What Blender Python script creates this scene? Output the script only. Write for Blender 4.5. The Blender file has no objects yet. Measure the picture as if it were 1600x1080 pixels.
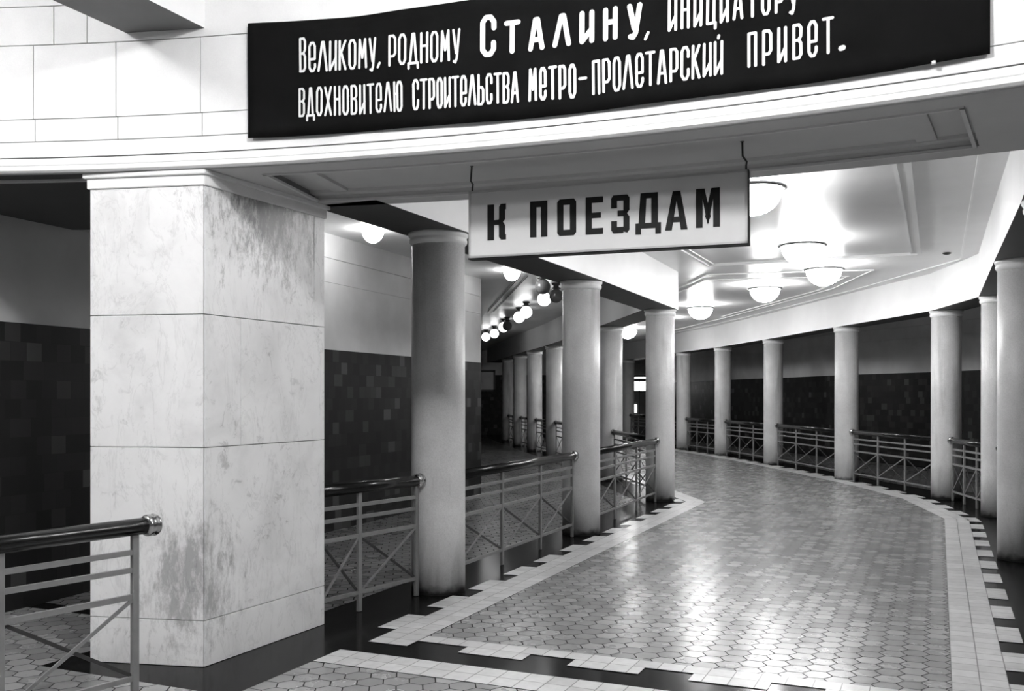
import bpy, bmesh, math, random
from mathutils import Vector, Matrix
random.seed(7)
SC = bpy.context.scene
COL = SC.collection
PI = math.pi

# ---------------------------------------------------------------- camera, world, exposure
cam_d = bpy.data.cameras.new('camera'); cam = bpy.data.objects.new('camera', cam_d); COL.objects.link(cam)
cam.location = (0, 0, 1.67); cam.rotation_euler = (PI/2, 0, 0)
cam_d.sensor_fit = 'HORIZONTAL'; cam_d.sensor_width = 36; cam_d.lens = 33.75; cam_d.shift_y = 0.05
cam_d.clip_start = .05; cam_d.clip_end = 200
SC.camera = cam
w = bpy.data.worlds.new('world'); SC.world = w; w.use_nodes = True
w.node_tree.nodes['Background'].inputs[0].default_value = (1, 1, 1, 1)
w.node_tree.nodes['Background'].inputs[1].default_value = 0.035
SC.view_settings.view_transform = 'Standard'; SC.view_settings.look = 'None'
SC.view_settings.gamma = 1; SC.view_settings.use_curve_mapping = False
SC.view_settings.exposure = 1.3
E_MAIN, E_LOBBY, E_GLOBE, E_DOME = 27.0, 90.0, 3.2, 22.0

# ---------------------------------------------------------------- frame of the passage: n across (right), u forward
U = Vector((.405, .914)).normalized(); N = Vector((U.y, -U.x))
def nu(n, u): return (N.x*n + U.x*u, N.y*n + U.y*u)
ROT_U = math.atan2(U.y, U.x)
# hall wall: an arc, s metres along it, d metres behind its face
CX, CY, R0 = -4.05, -6.291, 12.364
def arc(s, d=0.0):
    t = s/R0
    return (CX + (R0+d)*math.sin(t), CY + (R0+d)*math.cos(t))

# ---------------------------------------------------------------- node helpers
def mat(name):
    m = bpy.data.materials.new(name); m.use_nodes = True
    nt = m.node_tree; return m, nt, nt.nodes['Principled BSDF']
def nd(nt, t, **kw):
    n = nt.nodes.new(t)
    for k, v in kw.items(): setattr(n, k, v)
    return n
def g(v): return (v, v, v, 1)
def math_n(nt, op, a, b=None, c=None):
    n = nd(nt, 'ShaderNodeMath', operation=op)
    for i, x in enumerate((a, b, c)):
        if x is None: continue
        if isinstance(x, (int, float)): n.inputs[i].default_value = x
        else: nt.links.new(x, n.inputs[i])
    return n.outputs[0]
def ramp(nt, fac, stops):
    r = nd(nt, 'ShaderNodeValToRGB'); e = r.color_ramp.elements
    while len(e) < len(stops): e.new(.5)
    for i, (p, v) in enumerate(stops): e[i].position = p; e[i].color = g(v)
    nt.links.new(fac, r.inputs[0]); return r.outputs[0]
def coord(nt, scale=(1, 1, 1), kind='Object'):
    tc = nd(nt, 'ShaderNodeTexCoord'); mp = nd(nt, 'ShaderNodeMapping')
    mp.inputs['Scale'].default_value = scale
    nt.links.new(tc.outputs[kind], mp.inputs[0]); return mp.outputs[0]
def noise(nt, vec, scale, detail=4, rough=.55, dist=0):
    n = nd(nt, 'ShaderNodeTexNoise'); n.inputs['Scale'].default_value = scale
    n.inputs['Detail'].default_value = detail; n.inputs['Roughness'].default_value = rough
    n.inputs['Distortion'].default_value = dist
    nt.links.new(vec, n.inputs['Vector']); return n.outputs[0]
def mul(nt, a, b):
    m = nd(nt, 'ShaderNodeMix', data_type='RGBA', blend_type='MULTIPLY'); m.inputs[0].default_value = 1
    for k, x in ((6, a), (7, b)):
        if isinstance(x, (int, float)): m.inputs[k].default_value = g(x)
        else: nt.links.new(x, m.inputs[k])
    return m.outputs[2]
def bump(nt, b, h, strength=.2, dist=.01):
    n = nd(nt, 'ShaderNodeBump'); n.inputs['Strength'].default_value = strength; n.inputs['Distance'].default_value = dist
    nt.links.new(h, n.inputs['Height']); nt.links.new(n.outputs[0], b.inputs['Normal'])

def m_plain(name, v, rough=.6, var=.06, scale=3.0, grain=0.0, metal=0, spec=.5, bmp=0.0):
    m, nt, b = mat(name)
    vec = coord(nt)
    c = ramp(nt, noise(nt, vec, scale), [(.3, v*(1-var)), (.7, min(1, v*(1+var)))])
    if grain:
        c = mul(nt, c, ramp(nt, noise(nt, vec, 140, 2), [(.3, 1-grain), (.7, 1.0)]))
    nt.links.new(c, b.inputs['Base Color'])
    b.inputs['Roughness'].default_value = rough; b.inputs['Metallic'].default_value = metal
    b.inputs['Specular IOR Level'].default_value = spec
    if bmp: bump(nt, b, noise(nt, vec, scale*4), bmp)
    return m
def m_emit(name, strength, v=1.0):
    m, nt, b = mat(name)
    b.inputs['Base Color'].default_value = g(.8); b.inputs['Roughness'].default_value = .3
    b.inputs['Emission Color'].default_value = g(v); b.inputs['Emission Strength'].default_value = strength
    return m
def m_marble(name):
    m, nt, b = mat(name)
    vec = coord(nt)
    base = ramp(nt, noise(nt, vec, 2.3, 7, .62, .5), [(.28, .62), (.5, .74), (.75, .80)])
    smudge = ramp(nt, noise(nt, vec, 9, 8, .72, .8), [(.33, .6), (.44, 1.0)])
    big = ramp(nt, noise(nt, vec, 1.1, 3, .5), [(.38, 0.0), (.62, 1.0)])
    mx = nd(nt, 'ShaderNodeMix', data_type='RGBA'); nt.links.new(big, mx.inputs[0])
    nt.links.new(smudge, mx.inputs[6]); mx.inputs[7].default_value = g(1)
    c = mul(nt, base, mx.outputs[2])
    # thin dark veins running on the slant
    v2 = nd(nt, 'ShaderNodeMapping'); v2.inputs['Rotation'].default_value = (.3, .5, .4); v2.inputs['Scale'].default_value = (1, 1, .35)
    nt.links.new(vec, v2.inputs[0])
    f = noise(nt, v2.outputs[0], 5.0, 6, .65, 1.2)
    vein = ramp(nt, math_n(nt, 'ABSOLUTE', math_n(nt, 'SUBTRACT', f, .5)), [(.0, .88), (.02, 1.0)])
    c = mul(nt, c, vein)
    # grimy patch low on the front corner and shadow mixed with dirt painted high on the passage side
    stm = nd(nt, 'ShaderNodeMapping'); stm.inputs['Rotation'].default_value = (.2, .6, 0); stm.inputs['Scale'].default_value = (1.2, 1.2, .45)
    nt.links.new(vec, stm.inputs[0]); stv = stm.outputs[0]
    def patch(p, r, sc, lo):
        tc = nd(nt, 'ShaderNodeTexCoord')
        d = nd(nt, 'ShaderNodeVectorMath', operation='DISTANCE')
        sc_n = nd(nt, 'ShaderNodeMapping'); sc_n.inputs['Scale'].default_value = sc
        nt.links.new(tc.outputs['Object'], sc_n.inputs[0]); nt.links.new(sc_n.outputs[0], d.inputs[0])
        d.inputs[1].default_value = tuple(a*b_ for a, b_ in zip(p, sc))
        dd = math_n(nt, 'DIVIDE', d.outputs['Value'], r)
        k = math_n(nt, 'ADD', dd, math_n(nt, 'MULTIPLY', math_n(nt, 'SUBTRACT', noise(nt, stv, 11, 9, .8), .5), 4.5))
        return ramp(nt, k, [(.2, lo), (.95, 1.0)])
    c = mul(nt, c, patch((.66, 0, .52), .36, (1, 1, .8), .52))
    c = mul(nt, c, patch((.98, .55, 2.95), .52, (1, .85, 1.0), .30))
    nt.links.new(c, b.inputs['Base Color'])
    b.inputs['Roughness'].default_value = .35; b.inputs['Specular IOR Level'].default_value = .35
    return m
def hex_nodes(nt, vec, size):
    """distance-to-edge and tile id of a honeycomb with pointed ends left and right"""
    sx, sy = size*math.sqrt(3), size
    def vm(op, a, bvec=None):
        n = nd(nt, 'ShaderNodeVectorMath', operation=op); nt.links.new(a, n.inputs[0])
        if bvec is not None:
            if isinstance(bvec, tuple): n.inputs[1].default_value = bvec
            else: nt.links.new(bvec, n.inputs[1])
        return n
    flat = vm('MULTIPLY', vec, (1, 1, 0)).outputs[0]
    fl = vm('ADD', flat, (500*sx, 500*sy, 0)).outputs[0]
    a = vm('SUBTRACT', vm('MODULO', fl, (sx, sy, 1)).outputs[0], (sx/2, sy/2, 0)).outputs[0]
    fl2 = vm('ADD', fl, (sx/2, sy/2, 0)).outputs[0]
    b_ = vm('SUBTRACT', vm('MODULO', fl2, (sx, sy, 1)).outputs[0], (sx/2, sy/2, 0)).outputs[0]
    la = vm('LENGTH', a).outputs['Value']; lb = vm('LENGTH', b_).outputs['Value']
    pick = math_n(nt, 'LESS_THAN', lb, la)
    mx = nd(nt, 'ShaderNodeMix', data_type='VECTOR'); nt.links.new(pick, mx.inputs[0])
    nt.links.new(a, mx.inputs[4]); nt.links.new(b_, mx.inputs[5]); gv = mx.outputs[1]
    idv = vm('SUBTRACT', fl, gv).outputs[0]
    ab = vm('ABSOLUTE', gv).outputs[0]
    d1 = vm('DOT_PRODUCT', ab, (math.sqrt(3)/2, .5, 0)).outputs['Value']
    sp = nd(nt, 'ShaderNodeSeparateXYZ'); nt.links.new(ab, sp.inputs[0])
    e = math_n(nt, 'SUBTRACT', size/2, math_n(nt, 'MAXIMUM', d1, sp.outputs[1]))
    rd = vm('MULTIPLY', idv, (1/sx*2, 1/sy*2, 0)).outputs[0]
    rr = vm('SNAP', vm('ADD', rd, (.5, .5, 0)).outputs[0], (1, 1, 1)).outputs[0]
    wn = nd(nt, 'ShaderNodeTexWhiteNoise', noise_dimensions='2D'); nt.links.new(rr, wn.inputs[0])
    return e, wn.outputs['Value'], wn.outputs['Color']
def m_hex(name, lo, hi, rough):
    m, nt, b = mat(name)
    vec = coord(nt)
    e, rnd, rc = hex_nodes(nt, vec, .152)
    tile = ramp(nt, rnd, [(0, lo), (1, hi)])
    tile = mul(nt, tile, ramp(nt, noise(nt, vec, 1.3, 5), [(.3, .85), (.7, 1.0)]))
    gr = ramp(nt, math_n(nt, 'DIVIDE', e, .01), [(.30, .09), (.55, 1.0)])
    nt.links.new(mul(nt, tile, gr), b.inputs['Base Color'])
    r2 = math_n(nt, 'ADD', rough, math_n(nt, 'MULTIPLY', noise(nt, vec, 5, 4), .14))
    r3 = math_n(nt, 'ADD', r2, math_n(nt, 'MULTIPLY', rnd, .06))
    groove = ramp(nt, math_n(nt, 'DIVIDE', e, .01), [(.35, 1), (.55, 0)])
    nt.links.new(math_n(nt, 'MAXIMUM', r3, math_n(nt, 'MULTIPLY', groove, .9)), b.inputs['Roughness'])
    # each tile lies at a slightly different tilt
    h = math_n(nt, 'MULTIPLY', ramp(nt, math_n(nt, 'DIVIDE', e, .01), [(.0, 0), (.45, 1.0)]), .5)
    sp = nd(nt, 'ShaderNodeVectorMath', operation='SUBTRACT'); nt.links.new(rc, sp.inputs[0]); sp.inputs[1].default_value = (.5, .5, .5)
    sc = nd(nt, 'ShaderNodeVectorMath', operation='MULTIPLY'); nt.links.new(sp.outputs[0], sc.inputs[0]); sc.inputs[1].default_value = (.011, .011, 0)
    bp = nd(nt, 'ShaderNodeBump'); bp.inputs['Strength'].default_value = .1; bp.inputs['Distance'].default_value = .004
    nt.links.new(h, bp.inputs['Height'])
    ad = nd(nt, 'ShaderNodeVectorMath', operation='ADD'); nt.links.new(bp.outputs[0], ad.inputs[0]); nt.links.new(sc.outputs[0], ad.inputs[1])
    nm = nd(nt, 'ShaderNodeVectorMath', operation='NORMALIZE'); nt.links.new(ad.outputs[0], nm.inputs[0])
    nt.links.new(nm.outputs[0], b.inputs['Normal'])
    nt.links.new(math_n(nt, 'MULTIPLY', math_n(nt, 'SUBTRACT', 1.0, groove), .5), b.inputs['Specular IOR Level'])
    return m
def m_brick(name, c1, c2, mortar, bw, rh, ms=.003, rough=.3, kind='UV', off=.5, rvar=.5, spec=.5):
    """tiles read from UV in metres"""
    m, nt, b = mat(name)
    vec = coord(nt, kind=kind)
    br = nd(nt, 'ShaderNodeTexBrick'); br.offset = off
    br.inputs['Scale'].default_value = 1; br.inputs['Brick Width'].default_value = bw; br.inputs['Row Height'].default_value = rh
    br.inputs['Mortar Size'].default_value = ms; br.inputs['Mortar Smooth'].default_value = .1
    br.inputs['Color1'].default_value = g(c1); br.inputs['Color2'].default_value = g(c2); br.inputs['Mortar'].default_value = g(mortar)
    nt.links.new(vec, br.inputs['Vector'])
    c = mul(nt, br.outputs[0], ramp(nt, noise(nt, vec, 14, 4), [(.3, .82), (.7, 1.0)]))
    nt.links.new(c, b.inputs['Base Color'])
    nt.links.new(math_n(nt, 'ADD', rough, math_n(nt, 'MULTIPLY', noise(nt, vec, 6, 3), .2)), b.inputs['Roughness'])
    b.inputs['Specular IOR Level'].default_value = spec
    return m, nt, b, br
def m_dado(name):
    m, nt, b = mat(name)
    vec = coord(nt, kind='UV')
    def layer(bw, rh):
        br = nd(nt, 'ShaderNodeTexBrick'); br.offset = .37; br.squash = 1.35; br.squash_frequency = 3
        br.inputs['Scale'].default_value = 1; br.inputs['Brick Width'].default_value = bw; br.inputs['Row Height'].default_value = rh
        br.inputs['Mortar Size'].default_value = .0015
        br.inputs['Color1'].default_value = g(0); br.inputs['Color2'].default_value = g(1); br.inputs['Mortar'].default_value = g(0)
        nt.links.new(vec, br.inputs['Vector']); return br.outputs[0]
    c = ramp(nt, layer(.15, .15), [(0, .006), (.5, .011), (.85, .018), (.95, .04), (1, .07)])
    nt.links.new(c, b.inputs['Base Color']); b.inputs['Roughness'].default_value = .5
    b.inputs['Specular IOR Level'].default_value = .2
    return m

M_white = m_plain('whitewashed plaster', .80, .6, .03, 2.5, .03)
M_stonewall = m_plain('pale limestone facing', .80, .55, .04, 5, .05)
M_mortar = m_plain('dark joint mortar', .22, .8)
M_soffit = m_plain('grey painted soffit', .52, .55, .05, 2)
M_bead = m_plain('light painted bead', .62, .5)
M_ceil = m_plain('glossy ceiling paint', .74, .34, .05, 1.2, 0, bmp=.05)
M_hallbeam = m_plain('hall beam grey with shade', .13, .6, .08, 3)  # shade of the beam's underside is put into this colour
M_upper = m_plain('side passage wall paint', .52, .6, .12, 1.4)
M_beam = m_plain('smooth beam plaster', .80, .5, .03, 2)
M_beamsoffit = m_plain('underside darkened for shade', .07, .6, .08, 3)  # near-black colour carries the shade under beams and left opening
M_marble = m_marble('white veined marble')
M_black = m_plain('black polished floor stone', .006, .16, .3, 6, spec=.05)
M_plinth = m_plain('black plinth stone', .012, .3)
M_hexmain = m_hex('grey honeycomb floor tiles', .23, .30, .165)
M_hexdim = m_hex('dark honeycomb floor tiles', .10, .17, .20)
M_pale, _a, _b, _c = m_brick('pale square floor tiles', .50, .66, .13, .152, .152, .0034, .22, 'UV', 0.0)
M_dado = m_dado('dark glazed wall tiles')
M_railwood = m_plain('dark varnished handrail wood', .007, .2, .3, 9, spec=.3)
M_brass = m_plain('polished metal', .55, .18, .1, 8, metal=1)
M_ironpaint = m_plain('grey painted ironwork', .18, .42, .12, 9)
M_irondark = m_plain('dark painted ironwork', .03, .4)
M_cloth = m_plain('black banner cloth', .004, .9, .3, 6, spec=.1)
M_paint = m_plain('white banner paint', .74, .8, .05, 20, spec=.2)
M_signface, nt_, b_ = mat('milky sign glass')
b_.inputs['Base Color'].default_value = g(.60); b_.inputs['Roughness'].default_value = .3
M_signframe = m_plain('sign frame metal', .5, .35, .1, 6, metal=.6)
M_signdark = m_plain('sign black paint', .008, .5, spec=.2)
M_bowl = m_emit('lit frosted bowl glass', E_MAIN)
M_bowl_lobby = m_emit('lit hall bowl glass', E_LOBBY)
M_globe = m_emit('lit milky globe glass', E_GLOBE)
M_dome = m_emit('lit milky dome glass', E_DOME)
M_globe_off = m_plain('unlit globe glass', .12, .2)
M_fitting = m_plain('dark lamp fitting metal', .05, .3, metal=.5)
M_ring = m_plain('bronze lamp ring', .28, .25, .2, 6, metal=.8)
def m_column(name):
    m, nt, b = mat(name)
    vec = coord(nt)
    c = ramp(nt, noise(nt, vec, 3, 5, .6), [(.3, .58), (.7, .68)])
    c = mul(nt, c, ramp(nt, noise(nt, vec, 90, 3, .8), [(.3, .8), (.6, 1.0)]))
    v2 = nd(nt, 'ShaderNodeMapping'); v2.inputs['Scale'].default_value = (3, 3, .5); nt.links.new(vec, v2.inputs[0])
    oi = nd(nt, 'ShaderNodeObjectInfo')
    ofs = nd(nt, 'ShaderNodeVectorMath', operation='ADD'); nt.links.new(v2.outputs[0], ofs.inputs[0])
    k = nd(nt, 'ShaderNodeVectorMath', operation='SCALE'); k.inputs[0].default_value = (13, 7, 29)
    nt.links.new(oi.outputs['Random'], k.inputs['Scale']); nt.links.new(k.outputs[0], ofs.inputs[1])
    c = mul(nt, c, ramp(nt, noise(nt, ofs.outputs[0], 1.0, 5, .6, .4), [(.30, .68), (.44, 1.0)]))
    # splashed dirt just above the floor, ragged edge
    sp = nd(nt, 'ShaderNodeSeparateXYZ'); nt.links.new(vec, sp.inputs[0])
    hgt = math_n(nt, 'ADD', sp.outputs[2], math_n(nt, 'MULTIPLY', math_n(nt, 'SUBTRACT', noise(nt, vec, 9, 6), .5), .16))
    c = mul(nt, c, ramp(nt, hgt, [(.02, .18), (.085, 1.0)]))
    nt.links.new(c, b.inputs['Base Color']); b.inputs['Roughness'].default_value = .42
    b.inputs['Specular IOR Level'].default_value = .35
    return m
M_col = m_column('speckled column stone')

# ---------------------------------------------------------------- mesh helpers
def obj(name, bm, m, parent=None, smooth=False):
    me = bpy.data.meshes.new(name)
    bmesh.ops.recalc_face_normals(bm, faces=bm.faces)
    for f in bm.faces: f.smooth = smooth
    bm.to_mesh(me); bm.free()
    o = bpy.data.objects.new(name, me); COL.objects.link(o)
    if isinstance(m, (list, tuple)):
        for k in m: me.materials.append(k)
    else: me.materials.append(m)
    if parent: o.parent = parent
    return o
def thing(name, label, cat, loc=(0, 0, 0), rz=0, group=None):
    o = bpy.data.objects.new(name, None); COL.objects.link(o)
    o.location = loc; o.rotation_euler = (0, 0, rz); o.empty_display_size = .2
    o['label'] = label; o['category'] = cat
    if group: o['group'] = group
    return o
def tag(o, label, cat, group=None):
    o['label'] = label; o['category'] = cat
    if group: o['group'] = group
    return o
def struct(name, bm, m, label=None, smooth=False):
    o = obj(name, bm, m, smooth=smooth); o['kind'] = 'structure'
    if label: o['label'] = label
    return o
def box(bm, x0, x1, y0, y1, z0, z1, mi=0):
    v = [bm.verts.new(p) for p in ((x0,y0,z0),(x1,y0,z0),(x1,y1,z0),(x0,y1,z0),(x0,y0,z1),(x1,y0,z1),(x1,y1,z1),(x0,y1,z1))]
    for q in ((0,3,2,1),(4,5,6,7),(0,1,5,4),(1,2,6,5),(2,3,7,6),(3,0,4,7)):
        bm.faces.new([v[i] for i in q]).material_index = mi
def prism(bm, pts, z0, z1, mi=0):
    """vertical prism over a plan polygon"""
    b = [bm.verts.new((p[0], p[1], z0)) for p in pts]; t = [bm.verts.new((p[0], p[1], z1)) for p in pts]
    bm.faces.new(b[::-1]).material_index = mi; bm.faces.new(t).material_index = mi
    for i in range(len(pts)):
        j = (i+1) % len(pts)
        bm.faces.new([b[i], b[j], t[j], t[i]]).material_index = mi
def bar(bm, p, q, wy, wz, up=Vector((0, 0, 1)), mi=0):
    """rectangular bar from p to q"""
    p, q = Vector(p), Vector(q); d = (q-p).normalized()
    s = d.cross(up)
    if s.length < 1e-4: s = Vector((0, 1, 0))
    s.normalize(); t = s.cross(d).normalized()
    c = []
    for e in (p, q):
        for a, b in ((-1,-1),(1,-1),(1,1),(-1,1)): c.append(bm.verts.new(e + s*a*wy/2 + t*b*wz/2))
    for f in ((0,1,2,3),(7,6,5,4),(0,4,5,1),(1,5,6,2),(2,6,7,3),(3,7,4,0)):
        bm.faces.new([c[i] for i in f]).material_index = mi
def lathe(bm, prof, seg=32, center=(0, 0, 0), axis='z'):
    """prof: list of (r, h) from one end to the other"""
    rings = []
    for r, h in prof:
        if r < 1e-5: rings.append([bm.verts.new(_ax(0, 0, h, axis, center))]); continue
        rings.append([bm.verts.new(_ax(r*math.cos(2*PI*k/seg), r*math.sin(2*PI*k/seg), h, axis, center)) for k in range(seg)])
    for a, b in zip(rings, rings[1:]):
        for k in range(seg):
            j = (k+1) % seg
            if len(a) == 1 and len(b) == 1: continue
            if len(a) == 1: bm.faces.new([a[0], b[k], b[j]])
            elif len(b) == 1: bm.faces.new([a[k], a[j], b[0]])
            else: bm.faces.new([a[k], a[j], b[j], b[k]])
    for r in (rings[0], rings[-1]):
        if len(r) > 2: bm.faces.new(r)
def _ax(a, b, h, axis, c):
    v = (a, b, h) if axis == 'z' else (h, a, b)
    return (v[0]+c[0], v[1]+c[1], v[2]+c[2])
def tube(bm, pts, r, seg=8):
    rings = []
    n = len(pts)
    for i, p in enumerate(pts):
        p = Vector(p); d = (Vector(pts[min(i+1, n-1)]) - Vector(pts[max(i-1, 0)])).normalized()
        s = d.cross(Vector((.13, .21, .97))).normalized(); t = d.cross(s)
        rings.append([bm.verts.new(p + s*r*math.cos(2*PI*k/seg) + t*r*math.sin(2*PI*k/seg)) for k in range(seg)])
    for a, b in zip(rings, rings[1:]):
        for k in range(seg): bm.faces.new([a[k], a[(k+1) % seg], b[(k+1) % seg], b[k]])
    bm.faces.new(rings[0]); bm.faces.new(rings[-1])
def normals2d(P):
    """left-hand mitred normals of an open plan polyline"""
    out = []
    for i in range(len(P)):
        ds = []
        if i > 0: ds.append((Vector(P[i])-Vector(P[i-1])).normalized())
        if i < len(P)-1: ds.append((Vector(P[i+1])-Vector(P[i])).normalized())
        ns = [Vector((-d.y, d.x)) for d in ds]
        n = sum(ns, Vector((0, 0))).normalized()
        out.append(n / max(.3, n.dot(ns[0])))
    return out
def offset(P, d):
    return [tuple(Vector(p)+n*d) for p, n in zip(P, normals2d(P))]
def sweep_arc(bm, prof, s0, s1, n, closed=True, mi=None):
    """prof: list of (d, z); swept along the hall arc"""
    rings = []
    for k in range(n+1):
        s = s0 + (s1-s0)*k/n
        rings.append([bm.verts.new((*arc(s, d), z)) for d, z in prof])
    m_ = len(prof)
    for a, b in zip(rings, rings[1:]):
        for k in range(m_ if closed else m_-1):
            j = (k+1) % m_
            f = bm.faces.new([a[k], a[j], b[j], b[k]])
            if mi: f.material_index = mi[k]
    if closed:
        bm.faces.new(rings[0][::-1]); bm.faces.new(rings[-1])

# ---------------------------------------------------------------- plan lines
H_COL, H_CEIL, H_HALL = 3.07, 3.68, 4.7
LEFT = [nu(-3.93, 5.4), (-.635, 8.28), (.844, 11.72), (2.39, 15.5), (1.99, 19.3), (1.62, 23.0), (1.17, 26.6), (.70, 29.6), (.27, 32.6), (-.14, 35.9), (-.75, 39.5)]
RIGHT = [nu(.86, 4.4), (3.90, 6.8), (5.24, 9.86), (6.80, 13.4), (7.10, 15.7), (6.76, 19.4), (6.45, 23.7), (6.04, 27.5), (5.47, 30.6), (5.10, 33.7), (4.46, 36.8), (3.6, 40.0)]
RIGHT_EDGE = [nu(.075, 5.88), (5.90, 13.1), (6.38, 15.66), (6.40, 17.9), (6.22, 20.5), (5.95, 23.5), (5.52, 27.0), (4.95, 29.8), (4.45, 33.0), (3.75, 36.4), (2.9, 39.6)]
LEFT_EDGE = [nu(-3.24, 5.88), (3.07, 15.2), (2.68, 19.4), (2.30, 23.1), (1.85, 26.7), (1.38, 29.7), (.95, 32.8), (.54, 36.1), (0.0, 39.5)]
WALL_L = [(-4.64, 5.5), (-4.0, 7.2), (-2.185, 11.5), (-.525, 16.4)]
WALL_L = [(-.525-.353*t, 16.4-.936*t) for t in (13, 0)]
WALL_R = [(11.6, 4.0), (10.9, 16.0), (10.2, 20.9), (9.9, 22.7), (8.95, 25.3), (8.3, 29.4), (7.5, 33.0), (6.85, 37.0), (6.0, 42.0)]

# ---------------------------------------------------------------- floor
bm = bmesh.new(); box(bm, -9, 14, -4, 46, -.2, 0)
struct('floor', bm, M_black)
def flat(bm, pts, z0=.0, z1=.003): prism(bm, pts, z0, z1)
def to_nu(p): return (N.x*p[0]+N.y*p[1], U.x*p[0]+U.y*p[1])
def floor_patch(name, pts, m, z1=.003):
    bm = bmesh.new()
    loc = [to_nu(p) for p in pts]
    b = [bm.verts.new((p[0], p[1], z1)) for p in loc]
    f = bm.faces.new(b)
    bmesh.ops.triangulate(bm, faces=[f])
    if sum((t.normal.z for t in bm.faces), 0) < 0: pass
    o = struct(name, bm, m)
    for p in o.data.polygons: pass
    o.rotation_euler = (0, 0, ROT_U-PI/2)
    return o
floor_patch('floor_main', LEFT_EDGE + RIGHT_EDGE[::-1], M_hexmain)
floor_patch('floor_lobby', [nu(-3.6, 5.02), nu(7, 5.02), nu(7, -4), nu(-9, -4), nu(-9, 5.4), nu(-5.08, 5.4), nu(-5.08, 4.25), nu(-3.6, 4.25)], M_hexmain)
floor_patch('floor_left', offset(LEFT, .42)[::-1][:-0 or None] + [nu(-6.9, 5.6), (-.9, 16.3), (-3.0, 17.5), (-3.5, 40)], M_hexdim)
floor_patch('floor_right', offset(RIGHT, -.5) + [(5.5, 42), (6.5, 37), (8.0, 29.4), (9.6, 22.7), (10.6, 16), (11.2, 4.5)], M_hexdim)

def strip(bm, uvl, P, w0, w1, side, s_start=0.0, segs=None, z=.004):
    """pale tile strip along plan polyline between offsets w0, w1 (side = +1 left / -1 right); UV in metres"""
    A, B = offset(P, side*w0), offset(P, side*w1)
    s = s_start
    for i in range(len(P)-1):
        L = (Vector(P[i+1])-Vector(P[i])).length
        vs = [bm.verts.new((*q, z)) for q in (A[i], A[i+1], B[i+1], B[i])]
        f = bm.faces.new(vs if side > 0 else vs)
        for lp, uv in zip(f.loops, ((s, w0), (s+L, w0), (s+L, w1), (s, w1))): lp[uvl].uv = uv
        s += L
def blocks(bm, uvl, P, w0, w1, side, on, off, start=0.0, z=.004):
    A, B = offset(P, side*w0), offset(P, side*w1)
    S = [0]
    for i in range(len(P)-1): S.append(S[-1]+(Vector(P[i+1])-Vector(P[i])).length)
    def at(Q, s):
        for i in range(len(P)-1):
            if s <= S[i+1]+1e-6:
                t = (s-S[i])/(S[i+1]-S[i]); return Vector(Q[i]).lerp(Vector(Q[i+1]), t)
        return Vector(Q[-1])
    s = start
    while s + on < S[-1]:
        vs = [bm.verts.new((*q, z)) for q in (at(A, s), at(A, s+on), at(B, s+on), at(B, s))]
        f = bm.faces.new(vs)
        for lp, uv in zip(f.loops, ((s, w0), (s+on, w0), (s+on, w1), (s, w1))): lp[uvl].uv = uv
        s += on+off
T = .152
def tile_object(name, fn):
    bm = bmesh.new(); uvl = bm.loops.layers.uv.new('UVMap'); fn(bm, uvl)
    return struct(name, bm, M_pale)
def right_border(bm, uvl):
    P = [nu(.075, 5.7)] + RIGHT_EDGE[1:]
    strip(bm, uvl, P, 0, 2*T, -1); blocks(bm, uvl, P, 2*T, 3*T, -1, 3*T, 2*T, .1)
def left_border(bm, uvl):
    P = [nu(-3.24, 5.58)] + LEFT_EDGE[1:]
    strip(bm, uvl, P, 0, 2*T, 1); blocks(bm, uvl, P, 2*T, 3*T, 1, 3*T, 2*T, .38)
def cross_border(bm, uvl):
    P = [nu(-3.24, 5.88), nu(6, 5.88)]
    strip(bm, uvl, P, 0, T, -1); blocks(bm, uvl, P, T, 2*T, -1, 3*T, 2*T, .38)
    Q = [nu(-3.6, 5.33), nu(6, 5.33)]
    strip(bm, uvl, Q, 0, 2*T, -1)
tile_object('trim_1', right_border); tile_object('trim_2', left_border); tile_object('trim_3', cross_border)

# ---------------------------------------------------------------- ceilings
bm = bmesh.new(); prism(bm, [arc(-1.5, 1.0), arc(1.5, 1.0), arc(4, 1.0), arc(6.5, 1.0), arc(9.5, 1.0), (13, 46), (-8, 46)], H_CEIL, H_CEIL+.2)
struct('ceiling', bm, M_ceil)
bm = bmesh.new(); prism(bm, [(-9, -4), (11, -4), (11, 3), arc(9.5, .3), arc(6.5, .3), arc(4, .3), arc(1.5, .3), arc(-1.5, .3), (-9, 6)], H_HALL, H_HALL+.2)
struct('ceiling_hall', bm, M_white)

# raised beads on the passage ceiling
def bead(name, lines, wdt=.022, h=.016):
    bm = bmesh.new()
    for P in lines:
        for a, b in zip(P, P[1:]): bar(bm, (*a, H_CEIL-h/2+.002), (*b, H_CEIL-h/2+.002), wdt, h)
    return struct(name, bm, M_beam)
def rect_u(n0, n1, u0, u1): return [nu(n1, u0), nu(n1, u1), nu(n0, u1), nu(n0, u0)]
bead('trim_4', [rect_u(-3.10, -.33, 6.9, 14.5)])
bead('trim_5', [rect_u(-3.20, -.23, 6.9, 14.6)], .05, .028)
bead('trim_6', [[nu(.32, 6.6), (6.53, 13.96), (6.42, 17.6), (6.22, 20.5), (5.9, 24), (5.5, 27.4), (4.9, 31), (4.3, 34.5), (3.6, 38)]])
bead('trim_7', [[(3.2, 15.75), (5.72, 15.2), (5.95, 17.8), (5.72, 20.8), (5.45, 24), (5.0, 28), (4.4, 32)], [(3.2, 15.75), (3.0, 18.8), (2.65, 23), (2.2, 27), (1.6, 31)]])
bead('trim_8', [[(3.3, 16.5), (5.6, 16.0), (5.78, 17.9), (5.55, 20.8), (5.25, 24)], [(3.3, 16.5), (3.2, 18.6), (2.85, 23)]], .04)

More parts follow.
